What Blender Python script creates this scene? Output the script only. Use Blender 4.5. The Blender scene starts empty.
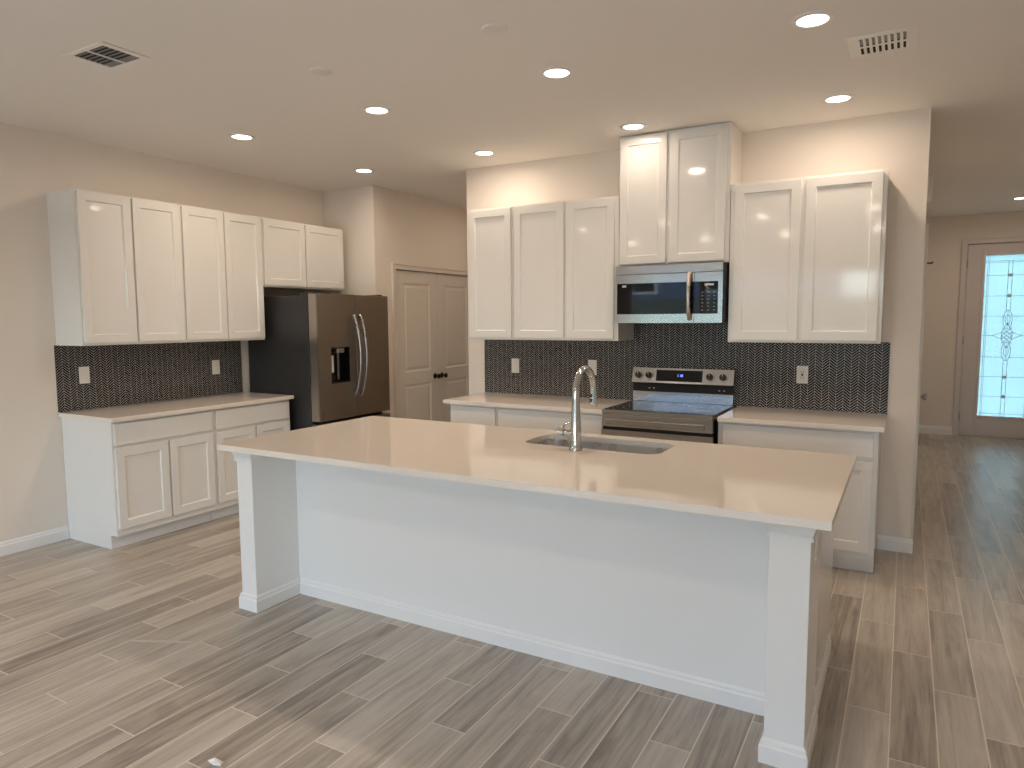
import bpy, bmesh, math, random
from mathutils import Vector, Matrix
random.seed(7)
SC = bpy.context.scene
COL = SC.collection
PI = math.pi

# ------------------------------------------------------------------ camera
F_PX, CAM_H = 691.84, 1.5483
PITCH, YAW, ROLL = math.radians(5.3165), math.radians(29.6556), -0.005964
cam_d = bpy.data.cameras.new('camera')
cam_d.sensor_width = 36.0
cam_d.lens = F_PX / 1024 * 36.0
cam_d.clip_start, cam_d.clip_end = 0.05, 200
cam = bpy.data.objects.new('camera', cam_d)
COL.objects.link(cam)
_r = Vector((math.cos(YAW), math.sin(YAW), 0))
_f0 = Vector((-math.sin(YAW), math.cos(YAW), 0))
_f = _f0 * math.cos(PITCH) - Vector((0, 0, 1)) * math.sin(PITCH)
_u = _f0 * math.sin(PITCH) + Vector((0, 0, 1)) * math.cos(PITCH)
_rc = _r * math.cos(ROLL) + _u * math.sin(ROLL)
_uc = -_r * math.sin(ROLL) + _u * math.cos(ROLL)
M = Matrix((( _rc.x, _uc.x, -_f.x, 0), (_rc.y, _uc.y, -_f.y, 0), (_rc.z, _uc.z, -_f.z, CAM_H), (0, 0, 0, 1)))
cam.matrix_world = M
SC.camera = cam

# ------------------------------------------------------------------ sky, exposure, daylight portals
SKY_STRENGTH = 2.2
world = bpy.data.worlds.new('sky')
SC.world = world
world.use_nodes = True
_nt = world.node_tree
_bg = _nt.nodes['Background']
_sky = _nt.nodes.new('ShaderNodeTexSky')
_sky.sky_type = 'NISHITA'
_sky.sun_disc = False
_sky.sun_elevation = math.radians(48)
_sky.sun_rotation = math.radians(60)
_sky.dust_density = 1.5
_bw = _nt.nodes.new('ShaderNodeRGBToBW'); _mx = _nt.nodes.new('ShaderNodeMix'); _mx.data_type = 'RGBA'
_mx.inputs[0].default_value = .50         # hazy sky: half way to grey
_nt.links.new(_sky.outputs[0], _bw.inputs[0]); _nt.links.new(_sky.outputs[0], _mx.inputs[6]); _nt.links.new(_bw.outputs[0], _mx.inputs[7])
_tn = _nt.nodes.new('ShaderNodeMix'); _tn.data_type = 'RGBA'; _tn.blend_type = 'MULTIPLY'; _tn.inputs[0].default_value = 1.0
_tn.inputs[7].default_value = (.86, .95, 1.04, 1)      # cool lavender overcast
_nt.links.new(_mx.outputs[2], _tn.inputs[6]); _nt.links.new(_tn.outputs[2], _bg.inputs[0])
# high sun over the roof: lights the patio and lawn outside, does not reach indoors
sun_d = bpy.data.lights.new('sun', 'SUN'); sun_d.energy = 6.0; sun_d.angle = math.radians(.6); sun_d.color = (1.0, .95, .87)
sun = bpy.data.objects.new('sun', sun_d); sun.rotation_euler = (math.radians(-32), math.radians(-8), 0); COL.objects.link(sun)
_bg.inputs[1].default_value = SKY_STRENGTH

SC.view_settings.view_transform = 'Standard'
SC.view_settings.look = 'None'
SC.view_settings.gamma = 1.0
SC.view_settings.use_curve_mapping = False
SC.view_settings.exposure = 0.33
SC.cycles.max_bounces = 10
SC.cycles.diffuse_bounces = 6
SC.cycles.glossy_bounces = 5
SC.cycles.transmission_bounces = 6
SC.cycles.transparent_max_bounces = 12
SC.cycles.caustics_reflective = False
SC.cycles.caustics_refractive = False
SC.cycles.sample_clamp_indirect = 6.0

CAN_W = 5.6                       # radiant power of one kitchen downlight
CAN_COL = (1.0, 0.805, 0.63)
LIVING_W = 7.0
HALL_W = 4.6

# plan of the place (metres): camera stands at x=0, y=0
XL = -5.185                        # left wall
YB = 5.153                         # range wall
CEIL = 2.846
Y_REAR = -3.6
X_RIGHT = 1.75
Y_FAR = 10.70
RWL, RWR = -3.377, 0.078           # ends of the range wall
BX, BY = -4.52, 5.258              # pantry wall and the return beside the fridge
Z_TOP = 0.914                      # counter height

def portal(name, loc, rot, sx, sy):
    l = bpy.data.lights.new(name, 'AREA')
    l.shape = 'RECTANGLE'; l.size = sx; l.size_y = sy
    l.cycles.is_portal = True
    o = bpy.data.objects.new(name, l)
    o.location = loc; o.rotation_euler = rot
    COL.objects.link(o)
# area portals guide the sky's own light through the real openings (they emit nothing themselves)
portal('sliding_door_portal', (-1.9, Y_REAR - 0.10, 1.24), (PI / 2, 0, 0), 5.9, 2.45)
portal('entry_door_portal', (1.10, Y_FAR + 0.16, 1.30), (-PI / 2, 0, 0), 0.56, 2.10)

# ------------------------------------------------------------------ material helpers
def new_mat(name):
    m = bpy.data.materials.new(name); m.use_nodes = True
    nt = m.node_tree
    return m, nt, nt.nodes['Principled BSDF']
def setp(b, **k):
    for n, v in k.items():
        n = n.replace('_', ' ')
        if n in b.inputs: b.inputs[n].default_value = v
def rgba(c): return (c[0], c[1], c[2], 1.0)
def plain(name, col, rough=0.5, metal=0.0, spec=0.5, bump=0.0, bscale=200.0, var=0.0, vscale=3.0, coat=0.0, crough=0.1):
    m, nt, b = new_mat(name)
    setp(b, Base_Color=rgba(col), Roughness=rough, Metallic=metal, Specular_IOR_Level=spec, Coat_Weight=coat, Coat_Roughness=crough)
    tc = nt.nodes.new('ShaderNodeTexCoord')
    if bump:
        n = nt.nodes.new('ShaderNodeTexNoise'); n.inputs['Scale'].default_value = bscale; n.inputs['Detail'].default_value = 3
        bp = nt.nodes.new('ShaderNodeBump'); bp.inputs['Strength'].default_value = bump; bp.inputs['Distance'].default_value = 0.002
        nt.links.new(tc.outputs['Object'], n.inputs['Vector']); nt.links.new(n.outputs[0], bp.inputs['Height']); nt.links.new(bp.outputs[0], b.inputs['Normal'])
    if var:
        n = nt.nodes.new('ShaderNodeTexNoise'); n.inputs['Scale'].default_value = vscale; n.inputs['Detail'].default_value = 4
        r = nt.nodes.new('ShaderNodeValToRGB')
        r.color_ramp.elements[0].position = .3; r.color_ramp.elements[1].position = .7
        r.color_ramp.elements[0].color = rgba([c * (1 - var) for c in col]); r.color_ramp.elements[1].color = rgba([min(1, c * (1 + var)) for c in col])
        nt.links.new(tc.outputs['Object'], n.inputs['Vector']); nt.links.new(n.outputs[0], r.inputs[0]); nt.links.new(r.outputs[0], b.inputs['Base Color'])
    return m
def brushed(name, col, rough=0.25, axis=(.3, 4, 4)):
    m, nt, b = new_mat(name)
    setp(b, Base_Color=rgba(col), Metallic=1.0, Roughness=rough)
    tc = nt.nodes.new('ShaderNodeTexCoord'); mp = nt.nodes.new('ShaderNodeMapping'); mp.inputs['Scale'].default_value = axis
    n = nt.nodes.new('ShaderNodeTexNoise'); n.inputs['Scale'].default_value = 4; n.inputs['Detail'].default_value = 2
    mr = nt.nodes.new('ShaderNodeMapRange'); mr.inputs['To Min'].default_value = rough * .75; mr.inputs['To Max'].default_value = rough * 1.3
    nt.links.new(tc.outputs['Object'], mp.inputs[0]); nt.links.new(mp.outputs[0], n.inputs['Vector'])
    nt.links.new(n.outputs[0], mr.inputs['Value']); nt.links.new(mr.outputs[0], b.inputs['Roughness'])
    return m
class G:
    """tiny helper to write node maths"""
    def __init__(s, nt): s.nt = nt
    def m(s, op, a, b=None, c=None):
        n = s.nt.nodes.new('ShaderNodeMath'); n.operation = op
        for i, v in enumerate((a, b, c)):
            if v is None: continue
            if isinstance(v, (int, float)): n.inputs[i].default_value = v
            else: s.nt.links.new(v, n.inputs[i])
        return n.outputs[0]
    def xyz(s, x, y, z):
        n = s.nt.nodes.new('ShaderNodeCombineXYZ')
        for i, v in enumerate((x, y, z)):
            if isinstance(v, (int, float)): n.inputs[i].default_value = v
            else: s.nt.links.new(v, n.inputs[i])
        return n.outputs[0]
    def coords(s):
        tc = s.nt.nodes.new('ShaderNodeTexCoord'); sp = s.nt.nodes.new('ShaderNodeSeparateXYZ')
        s.nt.links.new(tc.outputs['Object'], sp.inputs[0]); return sp.outputs
    def white(s, vec):
        n = s.nt.nodes.new('ShaderNodeTexWhiteNoise'); n.noise_dimensions = '3D'; s.nt.links.new(vec, n.inputs['Vector']); return n.outputs['Value']
    def noise(s, vec, scale=1.0, detail=3.0, rough=.55, dist=0.0):
        n = s.nt.nodes.new('ShaderNodeTexNoise'); s.nt.links.new(vec, n.inputs['Vector'])
        n.inputs['Scale'].default_value = scale; n.inputs['Detail'].default_value = detail; n.inputs['Roughness'].default_value = rough; n.inputs['Distortion'].default_value = dist
        return n.outputs[0]
    def ramp(s, fac, stops):
        n = s.nt.nodes.new('ShaderNodeValToRGB'); e = n.color_ramp.elements
        while len(e) < len(stops): e.new(.5)
        for el, (p, c) in zip(e, stops): el.position = p; el.color = rgba(c)
        s.nt.links.new(fac, n.inputs[0]); return n.outputs[0]
    def mix(s, fac, a, b, blend='MIX'):
        n = s.nt.nodes.new('ShaderNodeMix'); n.data_type = 'RGBA'; n.blend_type = blend
        for i, v in ((0, fac), (6, a), (7, b)):
            if isinstance(v, (int, float)): n.inputs[i].default_value = v
            elif isinstance(v, tuple): n.inputs[i].default_value = rgba(v)
            else: s.nt.links.new(v, n.inputs[i])
        return n.outputs[2]
    def bump(s, h, b, strength=.3, dist=.002):
        n = s.nt.nodes.new('ShaderNodeBump'); n.inputs['Strength'].default_value = strength; n.inputs['Distance'].default_value = dist
        s.nt.links.new(h, n.inputs['Height']); s.nt.links.new(n.outputs[0], b.inputs['Normal'])

def floor_material():
    m, nt, b = new_mat('wood_look_plank_tile'); g = G(nt)
    x, y, z = g.coords()
    PW, PL = 0.154, 0.914
    rx = g.m('DIVIDE', g.m('ADD', x, .611), PW)
    row = g.m('FLOOR', rx); fx = g.m('FRACT', rx)
    ph = g.m('MULTIPLY', g.m('FLOORED_MODULO', g.m('SUBTRACT', -1.0, row), 3.0), .308)
    ry = g.m('DIVIDE', g.m('SUBTRACT', g.m('SUBTRACT', y, .523), ph), PL)
    cell = g.m('FLOOR', ry); fy = g.m('FRACT', ry)
    ex = g.m('MULTIPLY', g.m('MINIMUM', fx, g.m('SUBTRACT', 1.0, fx)), PW)
    ey = g.m('MULTIPLY', g.m('MINIMUM', fy, g.m('SUBTRACT', 1.0, fy)), PL)
    grout = g.m('LESS_THAN', g.m('MINIMUM', ex, ey), .0023)
    idv = g.xyz(row, cell, 3.0)
    rnd = g.white(idv)
    rnd2 = g.white(g.xyz(cell, row, 11.0))
    off = g.m('MULTIPLY', rnd, 43.0)
    n1 = g.noise(g.xyz(g.m('MULTIPLY', x, 20.0), g.m('MULTIPLY', y, 1.1), off), 1.0, 4.0, .6, 0.8)
    n2 = g.noise(g.xyz(g.m('MULTIPLY', x, 110.0), g.m('MULTIPLY', y, 4.0), off), 1.0, 3.0, .6, .2)
    n3 = g.noise(g.xyz(g.m('MULTIPLY', x, 7.0), g.m('MULTIPLY', y, 2.4), off), 1.0, 3.0, .6, 1.5)
    v = g.m('ADD', g.m('ADD', g.m('MULTIPLY', n1, .58), g.m('MULTIPLY', n2, .22)), g.m('MULTIPLY', n3, .20))
    v = g.m('ADD', v, g.m('MULTIPLY', g.m('SUBTRACT', rnd2, .5), .17))
    colr = g.ramp(v, [(.32, (.205, .170, .136)), (.43, (.345, .298, .245)), (.54, (.465, .412, .345)), (.67, (.585, .530, .455))])
    warm = g.mix(g.m('MULTIPLY', rnd, .22), colr, (.44, .40, .35))
    c = g.mix(grout, warm, (.72, .65, .56))
    nt.links.new(c, b.inputs['Base Color'])
    rr = g.m('ADD', .25, g.m('MULTIPLY', n2, .16))
    rr = g.m('MAXIMUM', rr, g.m('MULTIPLY', grout, .7))
    nt.links.new(rr, b.inputs['Roughness'])
    h = g.m('SUBTRACT', g.m('MULTIPLY', n2, .35), g.m('MULTIPLY', grout, 1.0))
    g.bump(h, b, .25, .0015)
    return m

def herringbone_material(horizontal):
    m, nt, b = new_mat('black_chevron_mosaic_tile'); g = G(nt)
    x, y, z = g.coords()
    h = x if horizontal == 'x' else y
    W, S = 0.0445, 0.0190
    u = g.m('DIVIDE', h, W)
    tri = g.m('PINGPONG', u, 1.0)
    zz = g.m('DIVIDE', g.m('ADD', z, g.m('MULTIPLY', tri, W * .84)), S)
    fz = g.m('FRACT', zz); fu = g.m('FRACT', u)
    e1 = g.m('MINIMUM', fz, g.m('SUBTRACT', 1.0, fz))
    e2 = g.m('MINIMUM', fu, g.m('SUBTRACT', 1.0, fu))
    gr = g.m('MAXIMUM', g.m('LESS_THAN', e1, .068), g.m('LESS_THAN', e2, .010))
    rnd = g.white(g.xyz(g.m('FLOOR', u), g.m('FLOOR', zz), 1.0))
    tile = g.ramp(rnd, [(0, (.007, .008, .011)), (1, (.016, .018, .023))])
    c = g.mix(gr, tile, (.70, .66, .60))
    nt.links.new(c, b.inputs['Base Color'])
    setp(b, Specular_IOR_Level=.16)
    rr = g.m('ADD', .28, g.m('MULTIPLY', gr, .5))
    nt.links.new(rr, b.inputs['Roughness'])
    return m

def quartz_material():
    m, nt, b = new_mat('white_quartz'); g = G(nt)
    tc = nt.nodes.new('ShaderNodeTexCoord')
    n = g.noise(tc.outputs['Object'], 160, 2, .6); n2 = g.noise(tc.outputs['Object'], 3.5, 4, .6, 1.0)
    c = g.ramp(n, [(.30, (.82, .745, .66)), (.45, (.835, .76, .675)), (.7, (.84, .77, .69))])
    c2 = g.mix(g.m('MULTIPLY', n2, .25), c, (.80, .715, .625))
    nt.links.new(c2, b.inputs['Base Color'])
    setp(b, Roughness=.05, Specular_IOR_Level=.8)
    return m

def thin_glass(name, tint, refl=.08, trans=0.0):
    m = bpy.data.materials.new(name); m.use_nodes = True; nt = m.node_tree; nt.nodes.clear()
    out = nt.nodes.new('ShaderNodeOutputMaterial')
    t = nt.nodes.new('ShaderNodeBsdfTransparent'); t.inputs[0].default_value = rgba(tint)
    gl = nt.nodes.new('ShaderNodeBsdfGlossy'); gl.inputs['Roughness'].default_value = .02
    fr = nt.nodes.new('ShaderNodeFresnel'); fr.inputs['IOR'].default_value = 1.45
    src = t.outputs[0]
    if trans:
        tr = nt.nodes.new('ShaderNodeBsdfTranslucent'); tr.inputs[0].default_value = rgba(tint)
        ms = nt.nodes.new('ShaderNodeMixShader'); ms.inputs[0].default_value = trans
        nt.links.new(t.outputs[0], ms.inputs[1]); nt.links.new(tr.outputs[0], ms.inputs[2]); src = ms.outputs[0]
    mx = nt.nodes.new('ShaderNodeMixShader')
    nt.links.new(fr.outputs[0], mx.inputs[0]); nt.links.new(src, mx.inputs[1]); nt.links.new(gl.outputs[0], mx.inputs[2])
    nt.links.new(mx.outputs[0], out.inputs[0])
    return m
def emissive(name, col, strength):
    m, nt, b = new_mat(name)
    setp(b, Base_Color=(.8, .8, .8, 1), Emission_Color=rgba(col), Emission_Strength=strength)
    return m

MAT = {
    'wall': plain('warm_greige_wall_paint', (.80, .73, .655), .75, bump=.12, bscale=160),
    'ceiling': plain('ceiling_paint', (.86, .825, .775), .9, bump=.25, bscale=90),
    'trim': plain('white_trim_paint', (.84, .83, .81), .35),
    'cabinet': plain('white_cabinet_lacquer', (.79, .775, .745), .07, spec=.5, var=.01, vscale=2),
    'door': plain('interior_door_paint', (.74, .69, .625), .4),
    'entry': plain('entry_door_paint', (.68, .625, .605), .45),
    'floor': floor_material(),
    'tile_x': herringbone_material('x'), 'tile_y': herringbone_material('y'),
    'quartz': quartz_material(),
    'steel': brushed('brushed_stainless_steel', (.52, .51, .495), .15),
    'steel_v': brushed('brushed_stainless_steel_vertical', (.62, .60, .57), .22, (4, 4, .3)),
    'fridge': brushed('dark_brushed_steel', (.30, .262, .222), .30, (.5, 4, .5)),
    'fridge_edge': brushed('dark_steel_edge', (.42, .38, .34), .30, (4, .5, .5)),
    'fridge_side': plain('charcoal_textured_steel', (.026, .025, .025), .45, bump=.15, bscale=350),
    'handle': brushed('dark_handle_steel', (.33, .31, .29), .28),
    'bronze': brushed('warm_steel_handle', (.58, .52, .48), .28),
    'chrome': plain('polished_nickel', (.54, .535, .53), .13, 1.0, var=.02),
    'sink': brushed('sink_steel', (.70, .69, .675), .28, (4, 4, 4)),
    'black': plain('black_plastic', (.012, .012, .013), .35, var=.1),
    'dark_gap': plain('dark_recess', (.01, .01, .01), .8, var=.1),
    'black_glass': plain('black_glass', (.006, .006, .008), .03, spec=.4, var=.1),
    'cooktop': plain('ceramic_cooktop_glass', (.010, .010, .011), .07, spec=.8, var=.1),
    'grey_ring': plain('burner_marking', (.16, .16, .16), .3, var=.05),
    'plate': plain('white_outlet_plastic', (.78, .75, .70), .35, var=.02),
    'dark_knob': plain('dark_bronze_knob', (.04, .034, .03), .3, .8, var=.1),
    'hinge': plain('satin_nickel_hinge', (.45, .43, .40), .35, 1.0, var=.05),
    'lens': emissive('lit_lamp_lens', (1.0, .93, .82), 6.0),
    'led': emissive('blue_clock_display', (.04, .13, 1.0), 1.6),
    'white_mark': plain('printed_white_mark', (.6, .6, .6), .4, var=.02),
    'came': plain('lead_came', (.16, .17, .17), .4, .6, var=.05),
    'clear': thin_glass('clear_slider_glass', (.95, .97, .96)),
    'privacy': thin_glass('textured_privacy_glass', (.33, .43, .44), trans=.75),
    'jewel': plain('clear_glass_jewel', (.75, .85, .86), .08, var=.02),
    'vent': plain('vent_white_enamel', (.86, .83, .78), .4, var=.02),
    'vent_dark': plain('duct_interior', (.015, .015, .016), .8, var=.1),
    'damper': plain('damper_grey_metal', (.22, .23, .24), .5, .4, var=.05),
    'grass': plain('lawn_grass', (.060, .076, .050), .9, var=.35, vscale=2.5),
    'patio': plain('patio_concrete', (.60, .575, .54), .9, var=.08),
    'siding': plain('blue_grey_siding', (.11, .15, .22), .8, var=.04),
    'shingle': plain('grey_shingle', (.10, .10, .11), .9, var=.2),
    'scrap': plain('white_paper_scrap', (.82, .80, .76), .7, var=.03),
    'pale_streak': plain('pale_streak_tone', (.56, .51, .44), .35, var=.03),
}

# ------------------------------------------------------------------ mesh helpers
class MB:
    """collects shapes in one bmesh; build() links them as one mesh object"""
    def __init__(s): s.bm = bmesh.new()
    def box(s, x0, x1, y0, y1, z0, z1):
        vs = [s.bm.verts.new((x, y, z)) for x in (x0, x1) for y in (y0, y1) for z in (z0, z1)]
        for f in ((0, 1, 3, 2), (4, 6, 7, 5), (0, 4, 5, 1), (2, 3, 7, 6), (0, 2, 6, 4), (1, 5, 7, 3)):
            s.bm.faces.new([vs[i] for i in f])
        return s
    def prism(s, pts, axis, a, b):
        """extrude a 2-D outline along an axis ('x': pts are (y,z), 'y': (x,z), 'z': (x,y))"""
        def P(p, t):
            return (t, p[0], p[1]) if axis == 'x' else (p[0], t, p[1]) if axis == 'y' else (p[0], p[1], t)
        A = [s.bm.verts.new(P(p, a)) for p in pts]; B = [s.bm.verts.new(P(p, b)) for p in pts]
        s.bm.faces.new(A); s.bm.faces.new(B[::-1])
        for i in range(len(pts)):
            j = (i + 1) % len(pts); s.bm.faces.new((A[i], B[i], B[j], A[j]))
        return s
    def bar(s, p, q, w, d, up=(0, 0, 1)):
        p, q = Vector(p), Vector(q); t = (q - p).normalized(); up = Vector(up)
        a = t.cross(up)
        if a.length < 1e-5: a = t.cross(Vector((0, 1, 0)))
        a.normalize(); b = a.cross(t).normalized()
        vs = [s.bm.verts.new(e + a * (sa * w / 2) + b * (sb * d / 2)) for e in (p, q) for sa in (-1, 1) for sb in (-1, 1)]
        for f in ((0, 1, 3, 2), (4, 6, 7, 5), (0, 4, 5, 1), (2, 3, 7, 6), (0, 2, 6, 4), (1, 5, 7, 3)):
            s.bm.faces.new([vs[i] for i in f])
        return s
    def tube(s, pts, radii, seg=16, sx=1.0):
        pts = [Vector(p) for p in pts]
        if not isinstance(radii, (list, tuple)): radii = [radii] * len(pts)
        t0 = (pts[1] - pts[0]).normalized()
        n = t0.cross(Vector((0, 0, 1)))
        if n.length < 1e-4: n = Vector((1, 0, 0))
        n.normalize(); rings = []
        for i, p in enumerate(pts):
            t = (pts[min(i + 1, len(pts) - 1)] - pts[max(i - 1, 0)]).normalized()
            n = (n - t * n.dot(t)).normalized(); b = t.cross(n)
            rings.append([s.bm.verts.new(p + (n * math.cos(2 * PI * k / seg) * sx + b * math.sin(2 * PI * k / seg)) * radii[i]) for k in range(seg)])
        for A, B in zip(rings, rings[1:]):
            for k in range(seg): s.bm.faces.new((A[k], A[(k + 1) % seg], B[(k + 1) % seg], B[k]))
        s.bm.faces.new(rings[0][::-1]); s.bm.faces.new(rings[-1])
        return s
    def lathe(s, profile, origin, axis='z', seg=32):
        """profile of (radius, height) turned about an axis through origin"""
        o = Vector(origin); rings = []
        def P(r, h, a):
            c, d = r * math.cos(a), r * math.sin(a)
            v = (c, d, h) if axis == 'z' else (c, h, d) if axis == 'y' else (h, c, d)
            return o + Vector(v)
        for r, h in profile:
            if r < 1e-6: rings.append([s.bm.verts.new(P(0, h, 0))])
            else: rings.append([s.bm.verts.new(P(r, h, 2 * PI * k / seg)) for k in range(seg)])
        for A, B in zip(rings, rings[1:]):
            for k in range(seg):
                j = (k + 1) % seg
                if len(A) == 1 and len(B) == 1: continue
                if len(A) == 1: s.bm.faces.new((A[0], B[j], B[k]))
                elif len(B) == 1: s.bm.faces.new((A[k], A[j], B[0]))
                else: s.bm.faces.new((A[k], A[j], B[j], B[k]))
        for R in (rings[0], rings[-1]):
            if len(R) > 2: s.bm.faces.new(R)
        return s
    def shaker(s, x0, x1, z0, z1, yb, yf, rail=.057, deep=.010):
        """a frame-and-panel door: front faces -y; yb back plane, yf front plane (yf < yb)"""
        def R(x0, x1, z0, z1, y): return [s.bm.verts.new(p) for p in ((x0, y, z0), (x1, y, z0), (x1, y, z1), (x0, y, z1))]
        o = R(x0, x1, z0, z1, yf); bk = R(x0, x1, z0, z1, yb)
        i1 = R(x0 + rail, x1 - rail, z0 + rail, z1 - rail, yf)
        r2 = rail + .005
        i2 = R(x0 + r2, x1 - r2, z0 + r2, z1 - r2, yf + deep)
        for a, b in ((o, i1), (i1, i2)):
            for k in range(4): s.bm.faces.new((a[k], a[(k + 1) % 4], b[(k + 1) % 4], b[k]))
        s.bm.faces.new(i2); s.bm.faces.new(bk[::-1])
        for k in range(4): s.bm.faces.new((o[(k + 1) % 4], o[k], bk[k], bk[(k + 1) % 4]))
        return s
    def build(s, name, mat, parent=None, bevel=0.0, smooth=False, seg=2):
        bmesh.ops.recalc_face_normals(s.bm, faces=s.bm.faces)
        me = bpy.data.meshes.new(name); s.bm.to_mesh(me); s.bm.free()
        if smooth:
            for p in me.polygons: p.use_smooth = True
            try: me.set_sharp_from_angle(angle=math.radians(42))
            except Exception: pass
        for m in (mat if isinstance(mat, list) else [mat]): me.materials.append(MAT[m] if isinstance(m, str) else m)
        o = bpy.data.objects.new(name, me); COL.objects.link(o)
        if parent: o.parent = parent
        if bevel:
            b = o.modifiers.new('edge_rounding', 'BEVEL'); b.width = bevel; b.segments = seg; b.limit_method = 'ANGLE'; b.angle_limit = math.radians(40)
            b.harden_normals = False
        return o
def box_obj(name, mat, dims, parent=None, bevel=0.0):
    return MB().box(*dims).build(name, mat, parent, bevel)
def tag(o, label=None, cat=None, group=None, kind=None):
    if label: o['label'] = label
    if cat: o['category'] = cat
    if group: o['group'] = group
    if kind: o['kind'] = kind
    return o
def thing(name, loc, label, cat, group=None, rotz=0.0):
    o = bpy.data.objects.new(name, None); o.empty_display_size = .1
    o.location = loc; o.rotation_euler = (0, 0, rotz); COL.objects.link(o)
    return tag(o, label, cat, group)
def struct(name, mb, mat, parent=None, bevel=0.0):
    o = mb.build(name, mat, parent, bevel)
    if parent is None: o['kind'] = 'structure'
    return o
def struct_empty(name, loc, rotz=0.0):
    o = bpy.data.objects.new(name, None); o.location = loc; o.rotation_euler = (0, 0, rotz); COL.objects.link(o); o['kind'] = 'structure'
    return o
def base_profile(h=.095, t=.014):          # outline of a moulded baseboard: (out from wall, height)
    return [(0, 0), (t, 0), (t, h * .70), (t * .72, h * .78), (t * .66, h * .90), (t * .36, h), (0, h)]

# ------------------------------------------------------------------ room shell
T = .12
struct('floor', MB().box(XL - T, X_RIGHT + T, Y_REAR - T, Y_FAR + T, -.10, 0), 'floor')
struct('ceiling', MB().box(XL - T, X_RIGHT + T, Y_REAR - T, Y_FAR + T, CEIL, CEIL + .12), 'ceiling')
struct('wall_left', MB().box(XL - T, XL, Y_REAR - T, BY + T, 0, CEIL), 'wall')
# return beside the fridge, facing the camera, then the pantry wall running back
struct('wall_fridge_return', MB().box(XL, BX, BY, BY + T, 0, CEIL), 'wall')
DY0, DY1, DH = 5.562, 7.02, 2.062       # pantry double door opening
w = MB().box(BX - T, BX, BY + T, DY0 - .02, 0, CEIL).box(BX - T, BX, DY1 + .02, 8.2, 0, CEIL).box(BX - T, BX, DY0 - .02, DY1 + .02, DH + .02, CEIL)
struct('wall_pantry', w, 'wall')
struct('wall_pantry_inner', MB().box(BX - .80, BX - .70, BY + T, 8.2, 0, CEIL).box(BX - .70, BX - T, BY + T, BY + T + .1, 0, CEIL).box(BX - .70, BX - T, 7.9, 8.0, 0, CEIL), 'wall')  # unseen closet walls, added to stop sky light leaking around the doors
struct('wall_passage_end', MB().box(BX - T, RWL + T, 8.2, 8.2 + T, 0, CEIL), 'wall')
struct('wall_back', MB().box(RWL, RWR, YB, YB + T, 0, CEIL), 'wall')
struct('wall_passage_right', MB().box(RWL, RWL + T, YB + T, 8.2, 0, CEIL), 'wall')
HX = RWR
struct('wall_hall_left', MB().box(HX - T, HX, YB + T, Y_FAR, 0, CEIL), 'wall')
EX0, EX1, EH = 0.640, 1.560, 2.470       # entry door opening
w = MB().box(HX - T, EX0 - .012, Y_FAR, Y_FAR + T, 0, CEIL).box(EX1 + .012, X_RIGHT + T, Y_FAR, Y_FAR + T, 0, CEIL).box(EX0 - .012, EX1 + .012, Y_FAR, Y_FAR + T, EH + .012, CEIL)
struct('wall_far', w, 'wall')
struct('wall_right', MB().box(X_RIGHT, X_RIGHT + T, Y_REAR - T, Y_FAR, 0, CEIL), 'wall')
SX0, SX1, SH = -4.85, 1.05, 2.45        # sliding glass door behind the camera, widened rightward to admit more daylight
w = MB().box(XL, SX0, Y_REAR - T, Y_REAR, 0, CEIL).box(SX1, X_RIGHT, Y_REAR - T, Y_REAR, 0, CEIL).box(SX0, SX1, Y_REAR - T, Y_REAR, SH, CEIL)
struct('wall_rear', w, 'wall')

def baseboard(name, kind, a, b, face, sgn, h=.095):
    """kind 'x': runs along x from a to b on plane y=face, sgn=-1 sticks out to -y; 'y': runs along y on plane x=face"""
    pr = [(face + sgn * p, z) for p, z in base_profile(h)]
    return struct(name, MB().prism(pr, 'x' if kind == 'x' else 'y', a, b), 'trim')
baseboard('baseboard_left', 'y', Y_REAR, 2.640, XL, 1)
baseboard('baseboard_back', 'x', -.113, RWR + .014, YB, -1)
baseboard('baseboard_hall_left', 'y', YB, 5.45, RWR, 1)
baseboard('baseboard_hall_inner', 'y', 6.40, Y_FAR, RWR, 1)
baseboard('baseboard_far', 'x', HX, EX0 - .066, Y_FAR, -1, .11)
baseboard('baseboard_right', 'y', Y_REAR, Y_FAR, X_RIGHT, -1)
baseboard('baseboard_pantry', 'y', BY, DY0 - .08, BX, 1)
baseboard('baseboard_rear', 'x', SX1 + .08, X_RIGHT, Y_REAR, 1)

# sliding glass door behind the camera: frame, three sashes with panes
sd = struct_empty('window_1', (0, Y_REAR - .06, 0))
fr = MB().box(SX0, SX0 + .05, -.05, .05, 0, SH).box(SX1 - .05, SX1, -.05, .05, 0, SH).box(SX0 + .05, SX1 - .05, -.05, .05, SH - .05, SH).box(SX0 + .05, SX1 - .05, -.05, .05, 0, .04)
fr.build('window_frame', 'trim', sd)
pw = (SX1 - SX0 - .1) / 4
for k in range(4):
    a = SX0 + .05 + k * pw; b = a + pw; yo = (-.02, .0, .0, -.02)[k]
    s_ = MB().box(a, a + .06, yo - .015, yo + .015, .04, SH - .05).box(b - .06, b, yo - .015, yo + .015, .04, SH - .05)
    s_.box(a + .06, b - .06, yo - .015, yo + .015, .04, .12).box(a + .06, b - .06, yo - .015, yo + .015, SH - .12, SH - .05)
    s = s_.build('sash', 'trim', sd)
    MB().box(a + .06, b - .06, yo - .003, yo + .003, .12, SH - .12).build('pane', 'clear', s)
struct('ground', MB().prism([(Y_REAR - T - 7, -.12), (-26, 2.55), (-60, 2.8), (-60, -.5), (Y_REAR - T - 7, -.5)], 'x', -40, 40), 'grass')
nh = thing('neighbour_house', (-12.5, -30, 3.2), 'pale blue house across the lawn, reflected in the microwave door', 'house')
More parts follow.
